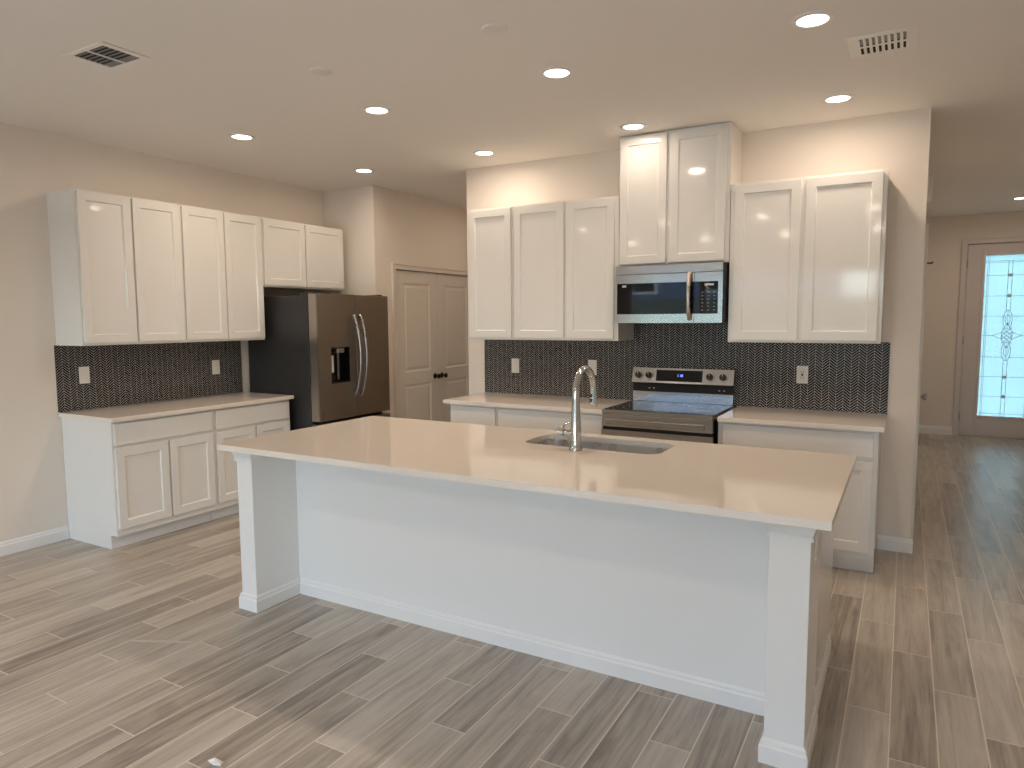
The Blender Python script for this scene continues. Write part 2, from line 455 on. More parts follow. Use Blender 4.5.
MB().prism([(-9, -1.5), (-9, 4.2), (9, 4.2), (9, -1.5)], 'y', -8, 0).build('wall', 'siding', nh)
MB().prism([(.6, 4.2), (-4, 6.6), (-8.6, 4.2)], 'x', -9.6, 9.6).build('roof', 'shingle', nh)
for wx in (-5.6, -1.0, 3.4):
    f = MB().box(wx - .75, wx + .75, 0, .08, -.2, 1.5).build('window', 'trim', nh)
    MB().box(wx - .65, wx + .65, .08, .09, -.1, 1.4).build('pane', 'black_glass', f)
struct('patio_slab', MB().box(-9, 5, Y_REAR - T - 7, Y_REAR - T, -.3, -.04), 'patio')
struct('porch_slab', MB().box(-3, 5, Y_FAR + T, Y_FAR + 8, -.3, -.06), 'patio')

# ------------------------------------------------------------------ pantry double door (two panel leaves, knobs, hinges, casing)
pd = struct_empty('door_1', (BX, 0, 0))
cz = MB().box(0, .018, DY0 - .062, DY0 - .002, 0, DH + .002).box(0, .018, DY1 + .002, DY1 + .062, 0, DH + .002).box(0, .018, DY0 - .062, DY1 + .062, DH + .002, DH + .062)
cz.box(.018, .024, DY0 - .062, DY0 - .045, 0, DH + .045).box(.018, .024, DY0 - .062, DY1 + .062, DH + .045, DH + .062)
cz.build('casing', 'door', pd, .002)
jb = MB().box(-.118, 0, DY0 - .018, DY0 - .003, 0, DH + .004).box(-.118, 0, DY1 + .003, DY1 + .018, 0, DH + .004).box(-.118, 0, DY0 - .018, DY1 + .018, DH + .004, DH + .018)
jb.build('jamb', 'door', pd)
def panel_leaf(y0, y1, parent, hinge_side):
    """moulded two-panel leaf facing +x, face at x=-.006"""
    H = DH - .004; zb = .012; xf, xb = -.008, -.043
    s = MB()
    def R(a, b, c, d, x): return [s.bm.verts.new(p) for p in ((x, a, c), (x, b, c), (x, b, d), (x, a, d))]
    st = .135
    rows = [(.22, .875), (1.005, H - .125)]
    # front face as strips around the two panels
    ys = [y0, y0 + st, y1 - st, y1]; zs = [zb, rows[0][0], rows[0][1], rows[1][0], rows[1][1], H]
    grid = [[s.bm.verts.new((xf, y, z)) for y in ys] for z in zs]
    for i in range(5):
        for j in range(3):
            if j == 1 and i in (1, 3):
                o = [grid[i][1], grid[i][2], grid[i + 1][2], grid[i + 1][1]]
                cur = o; yy0, yy1, z0, z1 = ys[1], ys[2], zs[i], zs[i + 1]
                for off, dx in ((.016, -.011), (.030, -.011), (.046, -.003)):
                    nx = R(yy0 + off, yy1 - off, z0 + off, z1 - off, xf + dx)
                    for k in range(4): s.bm.faces.new((cur[k], cur[(k + 1) % 4], nx[(k + 1) % 4], nx[k]))
                    cur = nx
                s.bm.faces.new(cur)
            else:
                s.bm.faces.new((grid[i][j], grid[i][j + 1], grid[i + 1][j + 1], grid[i + 1][j]))
    s.box(xb, xf - .0125, y0, y1, zb, H)
    s.box(xf - .0125, xf - .0005, y0, y0 + .02, zb, H).box(xf - .0125, xf - .0005, y1 - .02, y1, zb, H)
    leaf = s.build('door_leaf', 'door', parent)
    ky = y1 - .062 if hinge_side < 0 else y0 + .062
    k = MB().lathe([(0, 0), (.030, 0), (.032, .005), (.026, .010), (.011, .013), (.010, .034), (.020, .042), (.0275, .053), (.026, .066), (.014, .073), (0, .074)], (xf, ky, .932), 'x', 24)
    k.build('knob', 'dark_knob', leaf, smooth=True)
    hy = y0 + .004 if hinge_side < 0 else y1 - .004
    for hz in (.25, 1.04, 1.85):
        MB().box(xf - .002, xf + .006, hy - .012, hy + .018, hz - .045, hz + .045).tube([(xf + .008, hy - .004, hz - .048), (xf + .008, hy - .004, hz + .048)], .007, 10).build('hinge', 'hinge', leaf)
MID = (DY0 + DY1) / 2
panel_leaf(DY0 + .002, MID - .002, pd, -1)
panel_leaf(MID + .002, DY1 - .002, pd, 1)

# ------------------------------------------------------------------ entry door with leaded glass
ed = struct_empty('door_2', (0, Y_FAR, 0))
cs = MB()
for a, b, c, d in ((EX0 - .066, EX0 - .006, 0, EH + .006), (EX1 + .006, EX1 + .066, 0, EH + .006), (EX0 - .066, EX1 + .066, EH + .006, EH + .066)):
    cs.box(a, b, -.020, 0, c, d)
cs.box(EX0 - .066, EX0 - .050, -.027, -.02, 0, EH + .05).box(EX1 + .05, EX1 + .066, -.027, -.02, 0, EH + .05).box(EX0 - .066, EX1 + .066, -.027, -.02, EH + .05, EH + .066)
cs.build('casing', 'entry', ed, .002)
MB().box(EX0 - .011, EX0 + .001, .0005, T, 0, EH + .001).box(EX1 - .001, EX1 + .011, .0005, T, 0, EH + .001).box(EX0 - .011, EX1 + .011, .0005, T, EH + .001, EH + .011).box(EX0 + .001, EX0 + .025, .058, .09, 0, EH + .001).box(EX1 - .025, EX1 - .001, .058, .09, 0, EH + .001).box(EX0, EX1, .058, .09, EH - .024, EH + .001).build('jamb', 'entry', ed)
GX0, GX1, GZ0, GZ1 = .838, 1.370, .275, 2.325
df = MB()
df.box(EX0 + .004, GX0 - .03, .012, .056, .012, EH - .004).box(GX1 + .03, EX1 - .004, .012, .056, .012, EH - .004)
df.box(GX0 - .03, GX1 + .03, .012, .056, .012, GZ0 - .03).box(GX0 - .03, GX1 + .03, .012, .056, GZ1 + .03, EH - .004)
slab = df.build('door_slab', 'entry', ed, .002)
lf = MB()
for a, b, c, d in ((GX0 - .034, GX0, GZ0 - .034, GZ1 + .034), (GX1, GX1 + .034, GZ0 - .034, GZ1 + .034), (GX0, GX1, GZ0 - .034, GZ0), (GX0, GX1, GZ1, GZ1 + .034)):
    lf.box(a, b, .002, .062, c, d)
lf.build('glass_frame', 'entry', slab, .006)
MB().box(GX0, GX1, .028, .034, GZ0, GZ1).build('glass_pane', 'privacy', slab)
lead = MB(); yl = .0255
cx = (GX0 + GX1) / 2
def L(x0, z0, x1, z1, wd=.006): lead.bar((x0, yl, z0), (x1, yl, z1), wd, .004, up=(0, 1, 0))
for x in (GX0 + .028, GX0 + .044, GX1 - .028, GX1 - .044): L(x, GZ0, x, GZ1, .004)
for z in (GZ1 - .075, GZ1 - .095, GZ0 + .035): L(GX0, z, GX1, z, .005)
DZ = 1.31
for x in (cx - .021, cx + .021):
    L(x, GZ1 - .075, x, 1.62, .005); L(x, 1.00, x, GZ0, .005)
for z in (2.07, 1.81, 1.555, 1.035, .783, .53): 
    L(GX0, z, cx - .021, z, .005); L(cx + .021, z, GX1, z, .005)
L(GX0, DZ, cx - .15, DZ, .005); L(cx + .15, DZ, GX1, DZ, .005)
# centre cluster: a lattice diamond between two pointed ovals
hw, hh = .15, .13
for sx in (-1, 1):
    for sz in (-1, 1):
        L(cx + sx * hw, DZ, cx + sx * .055, DZ + sz * .045); L(cx + sx * .055, DZ + sz * .045, cx, DZ + sz * .16)
        L(cx + sx * .055, DZ + sz * .045, cx + sx * .055, DZ + sz * .0)
    for k in (-.05, 0, .05):
        L(cx - .055 * 1, DZ + k - .05 * sx, cx + .055, DZ + k + .05 * sx)
for zc, hgt in ((1.51, .12), (1.11, .12)):
    pts = [(cx + .048 * math.sin(2 * PI * k / 16), zc + hgt * math.cos(2 * PI * k / 16)) for k in range(17)]
    for (a, b), (c, d) in zip(pts, pts[1:]): L(a, b, c, d)
    pts = [(cx + .026 * math.sin(2 * PI * k / 12), zc + .062 * math.cos(2 * PI * k / 12)) for k in range(13)]
    for (a, b), (c, d) in zip(pts, pts[1:]): L(a, b, c, d, .005)
    L(cx, zc - hgt, cx, zc + hgt, .004)
lead.build('leading', 'came', slab)
jw = MB()
for z in (2.07, 1.81, .783, .53): jw.lathe([(0, -.008), (.018, -.004), (.021, 0), (.021, .004)], (cx, yl - .001, z), 'y', 16)
jw.build('glass_jewels', 'jewel', slab, smooth=True)
for hz in (.25, 1.24, 2.22):
    MB().box(EX0 - .004, EX0 + .012, -.002, .014, hz - .05, hz + .05).tube([(EX0 + .002, -.006, hz - .052), (EX0 + .002, -.006, hz + .052)], .007, 10).build('hinge', 'hinge', slab)
MB().lathe([(0, 0), (.032, 0), (.033, -.006), (.012, -.012), (.011, -.04), (.026, -.05), (.028, -.064), (.018, -.074), (0, -.075)], (EX1 - .075, .012, .95), 'y', 24).build('knob', 'dark_knob', slab, smooth=True)
box_obj('threshold', 'hinge', (EX0 - .01, EX1 + .01, -.03, .11, 0, .012), ed, .003)

# ------------------------------------------------------------------ hall door (only its knob, hook and casing edge show past the wall end)
hd = struct_empty('door_3', (HX, 0, 0))
MB().box(.0005, .022, 5.46, 5.53, 0, 2.10).box(.0005, .022, 6.29, 6.36, 0, 2.10).box(.0005, .022, 5.46, 6.36, 2.10, 2.17).build('casing', 'trim', hd, .002)
hl = box_obj('door_leaf', 'door', (.0005, .008, 5.535, 6.285, .012, 2.095), hd)
MB().lathe([(0, 0), (.030, 0), (.032, .005), (.011, .012), (.010, .034), (.020, .040), (.027, .052), (.025, .064), (0, .072)], (.008, 5.97, .958), 'x', 24).build('knob', 'hinge', hl, smooth=True)
hk = thing('coat_hook', (HX + .020, 6.33, 1.955), 'small dark hook projecting from casing of hall door', 'hook')
MB().box(0, .004, -.012, .012, -.03, .03).build('hook_plate', 'dark_knob', hk, .001)
MB().tube([(.002, 0, .01), (.03, 0, .012), (.048, 0, .008), (.056, 0, .02)], [.006, .006, .006, .008], 10).build('hook_arm', 'dark_knob', hk, smooth=True)
ch = thing('door_chime', (HX, 7.05, 2.52), 'white rectangular chime box high on hall wall near ceiling', 'door chime')
MB().box(0, .062, -.08, .08, 0, .24).build('housing', 'plate', ch, .006)
MB().box(.062, .065, -.05, .05, .05, .19).build('grille', 'trim', ch, .001)
kp = thing('wall_keypad', (HX, 6.75, 1.515), 'slim white wall keypad beside the hall door', 'keypad')
MB().box(0, .034, -.05, .05, 0, .12).build('housing', 'plate', kp, .004)
MB().box(.034, .0355, -.035, .035, .06, .105).build('screen', 'damper', kp)

# ------------------------------------------------------------------ cabinets
def cabinet(name, label, group, loc, rotz, W, D, z0, z1, doors, drawers=(), toe=0.0, end_notch=True, cat='cabinet'):
    """local x along the front from 0 to W, back at y=0, box front at y=-D, doors stand 19 mm proud"""
    root = thing(name, loc, label, cat, group, rotz)
    g = .001
    b = MB()
    if toe:
        b.prism([(-.003, z0), (-D + .075, z0), (-D + .075, toe), (-D, toe), (-D, z1), (-.003, z1)], 'x', g, W - g)
    else:
        b.box(g, W - g, -D, -.0005, z0, z1)
    b.build('carcass', 'cabinet', root, .0015)
    if toe:
        box_obj('toe_kick', 'cabinet', (g, W - g, -D + .069, -D + .0745, z0 + .002, toe - .001), root)
    for (x0, x1, a, c) in doors:
        MB().shaker(x0, x1, a, c, -D - .0005, -D - .0195).build('door', 'cabinet', root, .0015)
    for (x0, x1, a, c) in drawers:
        box_obj('drawer', 'cabinet', (x0, x1, -D - .0195, -D - .0005, a, c), root, .003)
    return root
RZL = PI / 2                               # left wall: local x -> +y, front faces +x
UD = .333                                  # wall cabinet depth without doors
def LW(y): return (XL, y, 0)
UG = 'white shaker wall cabinets'
BG = 'white shaker base cabinets'
ZU0, ZU1 = 1.387, 2.437
DU = (1.404, 2.424)
cabinet('wall_cabinet', 'white two-door wall cabinet at the far left end above the black tile', UG, LW(2.642), RZL, .770, UD, ZU0, ZU1,
        [(.012, .378, *DU), (.394, .760, *DU)])
cabinet('wall_cabinet', 'tall white two-door wall cabinet directly left of the short cabinets over the refrigerator', UG, LW(3.413), RZL, .768, UD, ZU0, ZU1,
        [(.012, .376, *DU), (.390, .756, *DU)])
cabinet('wall_cabinet', 'short white two-door wall cabinet above the refrigerator', UG, LW(4.182), RZL, .990, UD, 1.845, ZU1,
        [(.014, .480, 1.860, 2.424), (.494, .978, 1.860, 2.424)])
BD = .600
DB = (.146, .700); DR = (.722, .868)
cabinet('base_cabinet', 'white base cabinet with full end panel at the left end of the counter', BG, LW(2.642), RZL, .780, BD, 0.0, .883,
        [(.016, .395, *DB), (.410, .768, *DB)], [(.016, .768, *DR)], .10)
cabinet('base_cabinet', 'white base cabinet next to the refrigerator', BG, LW(3.424), RZL, .760, BD, 0.0, .883,
        [(.018, .378, *DB), (.394, .742, *DB)], [(.018, .742, *DR)], .10)
# range wall
def BWp(x): return (x, YB, 0)
cabinet('wall_cabinet', 'narrow white single-door wall cabinet nearest the pantry door', UG, BWp(-3.152), 0, .425, UD, ZU0, ZU1, [(.020, .412, *DU)])
cabinet('wall_cabinet', 'white two-door wall cabinet immediately left of the microwave', UG, BWp(-2.726), 0, .884, UD, ZU0, ZU1,
        [(.014, .446, *DU), (.470, .852, *DU)])
cabinet('wall_cabinet', 'highest white two-door cabinet above the microwave, reaching the ceiling', UG, BWp(-1.840), 0, .782, UD, 1.925, CEIL - .003,
        [(.008, .348, 1.939, 2.828), (.374, .752, 1.939, 2.828)])
cabinet('wall_cabinet', 'large white two-door wall cabinet right of the microwave', UG, BWp(-1.056), 0, .922, UD, ZU0, ZU1,
        [(.032, .440, *DU), (.470, .898, *DU)])
cabinet('base_cabinet', 'narrow white base cabinet at the pantry end of the range wall', BG, BWp(-3.165), 0, .440, BD, 0.0, .883, [(.016, .428, *DB)], [(.016, .428, *DR)], .10)
cabinet('base_cabinet', 'white base cabinet immediately left of the range', BG, BWp(-2.724), 0, .896, BD, 0.0, .883,
        [(.012, .440, *DB), (.454, .874, *DB)], [(.012, .874, *DR)], .10)
cabinet('base_cabinet', 'white base cabinet right of the range beside the wall end', BG, BWp(-1.046), 0, .931, BD, 0.0, .883,
        [(.036, .455, *DB), (.470, .905, *DB)], [(.036, .905, *DR)], .10)

# ------------------------------------------------------------------ counters
def counter(name, label, x0, x1, y0, y1, group='white quartz counters'):
    o = box_obj(name, 'quartz', (x0, x1, y0, y1, .8845, Z_TOP), None, .0018)
    return tag(o, label, 'countertop', group)
counter('countertop', 'white quartz countertop along the left wall ending at the refrigerator', XL + .009, -4.540, 2.622, 4.197)
counter('countertop', 'white quartz countertop on the range wall left of the range', -3.200, -1.822, 4.502, YB - .009)
counter('countertop', 'white quartz countertop right of the range ending before the wall end', -1.040, -.086, 4.502, YB - .009)

# ------------------------------------------------------------------ tile splashbacks
tag(box_obj('backsplash', 'tile_y', (XL + .0005, XL + .008, 2.627, 4.190, .9142, 1.3865)), 'black chevron mosaic tile backsplash on the left wall', 'backsplash', 'black mosaic backsplashes')
bs = MB().prism([(-3.205, .9142), (-1.825, .9142), (-1.825, .86), (-1.052, .86), (-1.052, .9142), (-.088, .9142), (-.088, 1.3865), (-1.057, 1.3865), (-1.057, 1.935), (-1.839, 1.935), (-1.839, 1.3865), (-3.205, 1.3865)], 'y', YB - .008, YB - .0005)
tag(bs.build('backsplash', 'tile_x'), 'black chevron mosaic tile backsplash behind the range', 'backsplash', 'black mosaic backsplashes')

# ------------------------------------------------------------------ outlets
def outlet(loc, rotz, label, kind='duplex'):
    """cover plate facing local -y, centred on loc"""
    r = thing('wall_outlet', loc, label, 'outlet', 'white wall outlets', rotz)
    MB().box(-.037, .037, -.006, 0, -.061, .061).build('cover_plate', 'plate', r, .003)
    if kind == 'switch':
        MB().box(-.017, .017, -.009, -.006, -.034, .034).build('rocker', 'plate', r, .002)
    else:
        f = MB().box(-.017, .017, -.0085, -.006, -.034, .034).build('receptacle', 'plate', r, .002)
        s = MB()
        for z in (-.020, .020):
            s.box(-.009, -.006, -.0095, -.0085, z - .006, z + .006).box(.006, .009, -.0095, -.0085, z - .006, z + .006)
        if kind == 'gfci': s.box(-.006, .006, -.0105, -.0085, -.007, .007)
        s.build('slots', 'dark_gap', f)
    return r
YT = YB - .0085
outlet((-2.893, YT, 1.157), 0, 'white outlet on the black tile nearest the pantry end', 'switch')
outlet((-2.183, YT, 1.161), 0, 'white outlet on the black tile just behind the faucet', 'switch')
outlet((-.615, YT, 1.157), 0, 'white outlet on the black tile right of the range', 'gfci')
outlet((XL + .0085, 2.816, 1.166), RZL, 'white outlet at the left end of the left wall tile', 'switch')
outlet((XL + .0085, 3.919, 1.155), RZL, 'white outlet on the left wall tile near the refrigerator', 'switch')

# ------------------------------------------------------------------ refrigerator
def fridge():
    X0, X1, XD = XL + .03, -4.392, -4.292        # back, cabinet front, door front
    Y0, Y1 = 4.250, 5.165
    cx_, cy_ = XL + .03, (Y0 + Y1) / 2
    r = thing('refrigerator', (-4.75, cy_, 0), 'dark stainless french-door refrigerator with ice dispenser between counter and pantry wall', 'refrigerator')
    def o(mb, *a, **k):
        ob = mb.build(*a, **k); return ob
    def loc(x0, x1, y0, y1, z0, z1): return (x0 + 4.75, x1 + 4.75, y0 - cy_, y1 - cy_, z0, z1)
    box_obj('cabinet_body', 'fridge_side', loc(X0, X1 - .008, Y0, Y1, .03, 1.762), r, .004)
    box_obj('door_gasket', 'dark_gap', loc(X1 - .008, X1 + .006, Y0 + .012, Y1 - .012, .06, 1.755), r)
    box_obj('hinge_cover', 'black', loc(X1 - .11, X1 + .05, Y0 + .015, Y0 + .075, 1.762, 1.790), r, .006)
    box_obj('hinge_cover', 'black', loc(X1 - .11, X1 + .05, Y1 - .075, Y1 - .015, 1.762, 1.790), r, .006)
    ZB = .690
    sp = 4.717
    def door(y0, y1, z0, z1, name, hole=None):
        m = MB()
        if hole is None:
            m.box(*loc(X1 + .006, XD, y0, y1, z0, z1))
        else:
            a, b, c, d = hole
            m.box(*loc(X1 + .006, XD, y0, a, z0, z1)).box(*loc(X1 + .006, XD, b, y1, z0, z1)).box(*loc(X1 + .006, XD, a, b, z0, c)).box(*loc(X1 + .006, XD, a, b, d, z1))
            bmesh.ops.remove_doubles(m.bm, verts=m.bm.verts, dist=1e-5)
            m.box(*loc(X1 + .006, X1 + .02, a, b, c, d))
        d_ = m.build(name, 'fridge', r, 0.0 if hole else .004)
        return d_
    dl = door(Y0, sp - .005, ZB, 1.777, 'door', (4.398, 4.628, 1.006, 1.318))
    MB().box(*loc(X1 + .004, XD - .012, Y0 - .0015, Y0 - .0002, ZB + .003, 1.774)).build('door_edge', 'fridge_edge', dl)
    # dispenser recess: back, walls, spout, paddle, drip tray
    dsp = MB().box(*loc(X1 + .0205, X1 + .024, 4.398, 4.628, 1.006, 1.318)).box(*loc(X1 + .0205, XD - .002, 4.398, 4.403, 1.006, 1.318)).box(*loc(X1 + .0205, XD - .002, 4.623, 4.628, 1.006, 1.318)).box(*loc(X1 + .0205, XD - .002, 4.403, 4.623, 1.306, 1.318)).box(*loc(X1 + .0205, XD - .001, 4.403, 4.623, 1.006, 1.020))
    dsp.build('dispenser', 'black_glass', dl)
    MB().box(*loc(X1 + .024, XD + .002, 4.470, 4.560, 1.268, 1.306)).build('spout', 'hinge', dl, .004)
    MB().box(*loc(X1 + .030, X1 + .040, 4.420, 4.490, 1.095, 1.245)).build('paddle', 'plate', dl, .003)
    MB().box(*loc(X1 + .030, X1 + .044, 4.535, 4.553, 1.03, 1.268)).build('ice_chute', 'hinge', dl, .003)
    dr = door(sp + .005, Y1, ZB, 1.777, 'door')
    def handle(y, parent):
        pts = []; n = 18
        for k in range(n + 1):
            t = k / n; z = .880 + t * .720
            x = XD + .012 + .072 * math.sin(PI * t) ** .75
            pts.append((x + 4.75, y - cy_, z))
        h = MB().tube(pts, [.0155] * (n + 1), 12, .8)
        h.bar((XD + 4.75 - .002, y - cy_, .892), (XD + 4.75 + .022, y - cy_, .892), .022, .03).bar((XD + 4.75 - .002, y - cy_, 1.588), (XD + 4.75 + .022, y - cy_, 1.588), .022, .03)
        h.build('handle', 'handle', parent, smooth=True)
    handle(sp - .040, dl); handle(sp + .040, dr)
    fz = door(Y0, Y1, .06, ZB - .030, 'freezer_drawer')
    MB().tube([(XD + 4.75 + .055, Y0 + .09 - cy_, .585), (XD + 4.75 + .055, Y1 - .09 - cy_, .585)], .012, 12).bar((XD + 4.75 - .002, Y0 + .12 - cy_, .585), (XD + 4.75 + .055, Y0 + .12 - cy_, .585), .02, .02).bar((XD + 4.75 - .002, Y1 - .12 - cy_, .585), (XD + 4.75 + .055, Y1 - .12 - cy_, .585), .02, .02).build('handle', 'handle', fz, smooth=True)
    MB().box(*loc(X1 - .30, X1, Y0 + .03, Y1 - .03, 0, .06)).build('base_grille', 'black', r)
fridge()

# ------------------------------------------------------------------ microwave (over the range)
def microwave():
    x0, x1 = -1.838, -1.078; yf, yb = 4.742, YB - .009; z0, z1 = 1.519, 1.9235
    xc = (x0 + x1) / 2
    r = thing('microwave', (xc, YB - .009, z0), 'stainless over-the-range microwave with black glass window', 'microwave')
    def B(a, b, c, d, e, f): return (a - xc, b - xc, c - yb, d - yb, e - z0, f - z0)
    box_obj('body', 'black', B(x0, x1 + .012, yf + .035, yb, z0, z1), r, .003)
    box_obj('vent_strip', 'steel', B(x0, x1, yf, yf + .034, z1 - .062, z1), r, .004)
    xs = -1.268                                        # door / control split
    zb, zt = z0 + .062, z1 - .125
    d = MB().box(*B(x0, xs - .0015, yf, yf + .034, z0, zb)).box(*B(x0, xs - .0015, yf, yf + .034, zt, z1 - .0635)).box(*B(x0, x0 + .014, yf, yf + .034, zb, zt))
    door = d.build('door', 'steel', r)
    MB().box(*B(x0 + .014, xs - .0015, yf + .0015, yf + .03, zb, zt)).build('door_glass', 'black_glass', door)
    MB().box(*B(x0 + .052, x0 + .082, yf + .0005, yf + .0018, zt - .026, zt - .012)).build('brand_mark', 'white_mark', door)
    # curved vertical handle at the right edge of the door
    pts = []
    for k in range(15):
        t = k / 14; z = z0 + .022 + t * .318
        pts.append((-1.297 - xc, yf - yb - .010 - .034 * math.sin(PI * t) ** .7, z - z0))
    MB().tube(pts, .0135, 12, 1.0).build('handle', 'bronze', door, smooth=True)
    c = MB().box(*B(xs + .0015, x1, yf, yf + .034, z0, zb)).box(*B(xs + .0015, x1, yf, yf + .034, zt, z1 - .0635)).box(*B(x1 - .030, x1, yf, yf + .034, zb, zt))
    pnl = c.build('control_panel', 'steel', r)
    MB().box(*B(xs + .0015, x1 - .030, yf + .0015, yf + .03, zb, zt)).build('touch_pad', 'black_glass', pnl)
    for i in range(3):
        for j in range(6):
            X = xs + .050 + i * .040; Z = zb + .022 + j * .024
            MB().box(*B(X, X + .012, yf + .0008, yf + .0018, Z, Z + .005)).build('key_legend', 'damper', pnl)
    MB().box(*B(xs + .07, xs + .13, yf + .0008, yf + .0018, zt - .028, zt - .016)).build('clock_display', 'white_mark', pnl)
    MB().box(*B(x0 + .12, x1 - .12, yf + .10, yb - .10, z0 - .004, z0)).build('grease_filter', 'damper', r)
microwave()

# ------------------------------------------------------------------ range
def stove():
    x0, x1 = -1.826, -1.062; yf, yb = 4.470, 5.140; xc = (x0 + x1) / 2
    r = thing('range', (xc, yb, 0), 'freestanding stainless electric range with black glass cooktop', 'stove')
    def B(a, b, c, d, e, f): return (a - xc, b - xc, c - yb, d - yb, e, f)
    box_obj('body', 'black', B(x0 + .004, x1 - .004, yf + .045, yb, .02, .905), r)
    ct = box_obj('cooktop', 'cooktop', B(x0 + .006, x1 - .006, yf + .022, yb - .055, .905, .9215), r, .002)
    for (bx, by, R_) in ((-.19, -.47, .105), (.19, -.47, .12), (-.19, -.22, .085), (.19, -.22, .085), (0, -.16, .06)):
        n = 40
        pts = [(bx + R_ * math.cos(2 * PI * k / n), by + R_ * math.sin(2 * PI * k / n), .9217) for k in range(n)]
        rg = MB()
        for a, b in zip(pts, pts[1:] + pts[:1]): rg.bar(a, b, .003, .0006)
        rg.build('burner_ring', 'grey_ring', ct)
    MB().box(*B(x0, x0 + .006, yf + .02, yb - .05, .890, .9225)).box(*B(x1 - .006, x1, yf + .02, yb - .05, .890, .9225)).box(*B(x0, x1, yf, yf + .022, .895, .9225)).build('cooktop_trim', 'steel', r, .002)
    # front apron with a long raised panel
    ap = box_obj('front_apron', 'steel', B(x0, x1, yf, yf + .045, .805, .895), r, .003)
    MB().box(*B(x0 + .03, x1 - .05, yf - .014, yf, .822, .862)).build('raised_strip', 'steel', ap, .010)
    box_obj('apron_gap', 'dark_gap', B(x0 + .004, x1 - .004, yf + .012, yf + .045, .785, .805), r)
    dr = MB().box(*B(x0, x1, yf - .005, yf + .04, .215, .285)).box(*B(x0, x1, yf - .005, yf + .04, .70, .785)).box(*B(x0, x0 + .07, yf - .005, yf + .04, .285, .70)).box(*B(x1 - .07, x1, yf - .005, yf + .04, .285, .70))
    door = dr.build('oven_door', 'steel', r)
    MB().box(*B(x0 + .07, x1 - .07, yf - .003, yf + .035, .285, .70)).build('oven_window', 'black_glass', door)
    h = MB().tube([(x0 + .05 - xc, yf - .055 - yb, .725), (x1 - .05 - xc, yf - .055 - yb, .725)], .013, 14)
    for x in (x0 + .08, x1 - .08): h.bar((x - xc, yf - .005 - yb, .725), (x - xc, yf - .055 - yb, .725), .022, .022)
    h.build('door_handle', 'steel', door, smooth=True)
    box_obj('storage_drawer', 'steel', B(x0, x1, yf - .002, yf + .04, .05, .208), r, .003)
    # backguard
    MB().box(*B(x0 + .004, x1 - .004, yb - .052, yb - .004, .9215, .998)).build('backguard_strip', 'steel', r, .002)
    MB().box(*B(x0 + .006, x1 - .006, yb - .045, yb - .004, .998, 1.064)).build('backguard_vent', 'dark_gap', r)
    for u in (.130, .165, .655, .690): MB().box(*B(x0 + u, x0 + u + .010, yb - .0465, yb - .045, 1.020, 1.027)).build('indicator_mark', 'white_mark', r)
    cp = MB().prism([(yb - .070 - yb, 1.064), (yb - .004 - yb, 1.064), (yb - .004 - yb, 1.180), (yb - .040 - yb, 1.180)], 'x', x0 - xc, x1 - xc).build('control_panel', 'steel', r, .003)
    # panel face slopes back: a point on the face at height z
    def face(z): return -.070 + (z - 1.064) / .116 * .030
    tilt = math.atan2(.030, .116)
    nrm = Vector((0, -math.cos(tilt), math.sin(tilt)))
    def slab_on_face(xa, xb, za, zb_, off, th):
        m = MB(); pts = []
        for t in (0, th):
            for x in (xa, xb):
                for z in (za, zb_):
                    pts.append(Vector((x - xc, face(z), z)) + nrm * (off + t))
        vs = [m.bm.verts.new(p) for p in pts]
        for f in ((0, 1, 3, 2), (4, 6, 7, 5), (0, 4, 5, 1), (2, 3, 7, 6), (0, 2, 6, 4), (1, 5, 7, 3)): m.bm.faces.new([vs[i] for i in f])
        return m
    slab_on_face(-1.636, -1.288, 1.081, 1.163, 0, .002).build('display_glass', 'black_glass', cp)
    # seven-segment style clock reading on the display
    seg = MB()
    def SEG(xa, xb, za, zb_):
        m = slab_on_face(xa, xb, za, zb_, .0022, .0006)
        me = bpy.data.meshes.new('t'); m.bm.to_mesh(me); seg.bm.from_mesh(me); m.bm.free(); bpy.data.meshes.remove(me)
    def digit(x, on, wd=.010, ht=.018, zc=1.124, t=.0030):
        zz0, zz1, zm = zc - ht / 2, zc + ht / 2, zc
        D = {'a': (x, x + wd, zz1 - t, zz1), 'g': (x, x + wd, zm - t / 2, zm + t / 2), 'd': (x, x + wd, zz0, zz0 + t), 'f': (x, x + t, zm, zz1), 'e': (x, x + t, zz0, zm), 'b': (x + wd - t, x + wd, zm, zz1), 'c': (x + wd - t, x + wd, zz0, zm)}
        for k in on: SEG(*D[k])
    digit(-1.478, 'bc'); digit(-1.458, 'bc'); digit(-1.443, 'abcdefg')
    SEG(-1.463, -1.460, 1.118, 1.121); SEG(-1.463, -1.460, 1.127, 1.130)
    seg.build('clock_digits', 'led', cp)
    for kx in (-1.772, -1.690, -1.232, -1.138):
        kb = bpy.data.objects.new('knob', None)
        m = MB().lathe([(0, 0), (.031, 0), (.032, -.004), (.026, -.006), (.0245, -.024), (.022, -.030), (0, -.031)], (0, 0, 0), 'y', 28)
        m.bar((0, -.0305, -.022), (0, -.0305, .022), .009, .016, up=(0, 1, 0))
        k = m.build('knob', 'dark_knob', cp, smooth=True)
        bpy.data.objects.remove(kb)
        k.location = Vector((kx - xc, face(1.120), 1.120)); k.rotation_euler = (-tilt, 0, 0)
        c = MB().lathe([(.0265, -.0066), (.034, -.0066), (.034, -.0040), (.0265, -.0040)], (0, 0, 0), 'y', 28).build('knob_ring', 'chrome', k)
        p = MB().box(-.002, .002, -.0392, -.0385, .004, .020).build('pointer', 'white_mark', k)
    for x in (x0 + .05, x1 - .05):
        for y in (yf + .08, yb - .06):
            MB().lathe([(.018, 0), (.018, .012), (.010, .014), (.010, .022)], (x - xc, y - yb, 0), 'z', 16).build('foot', 'black', r)
stove()

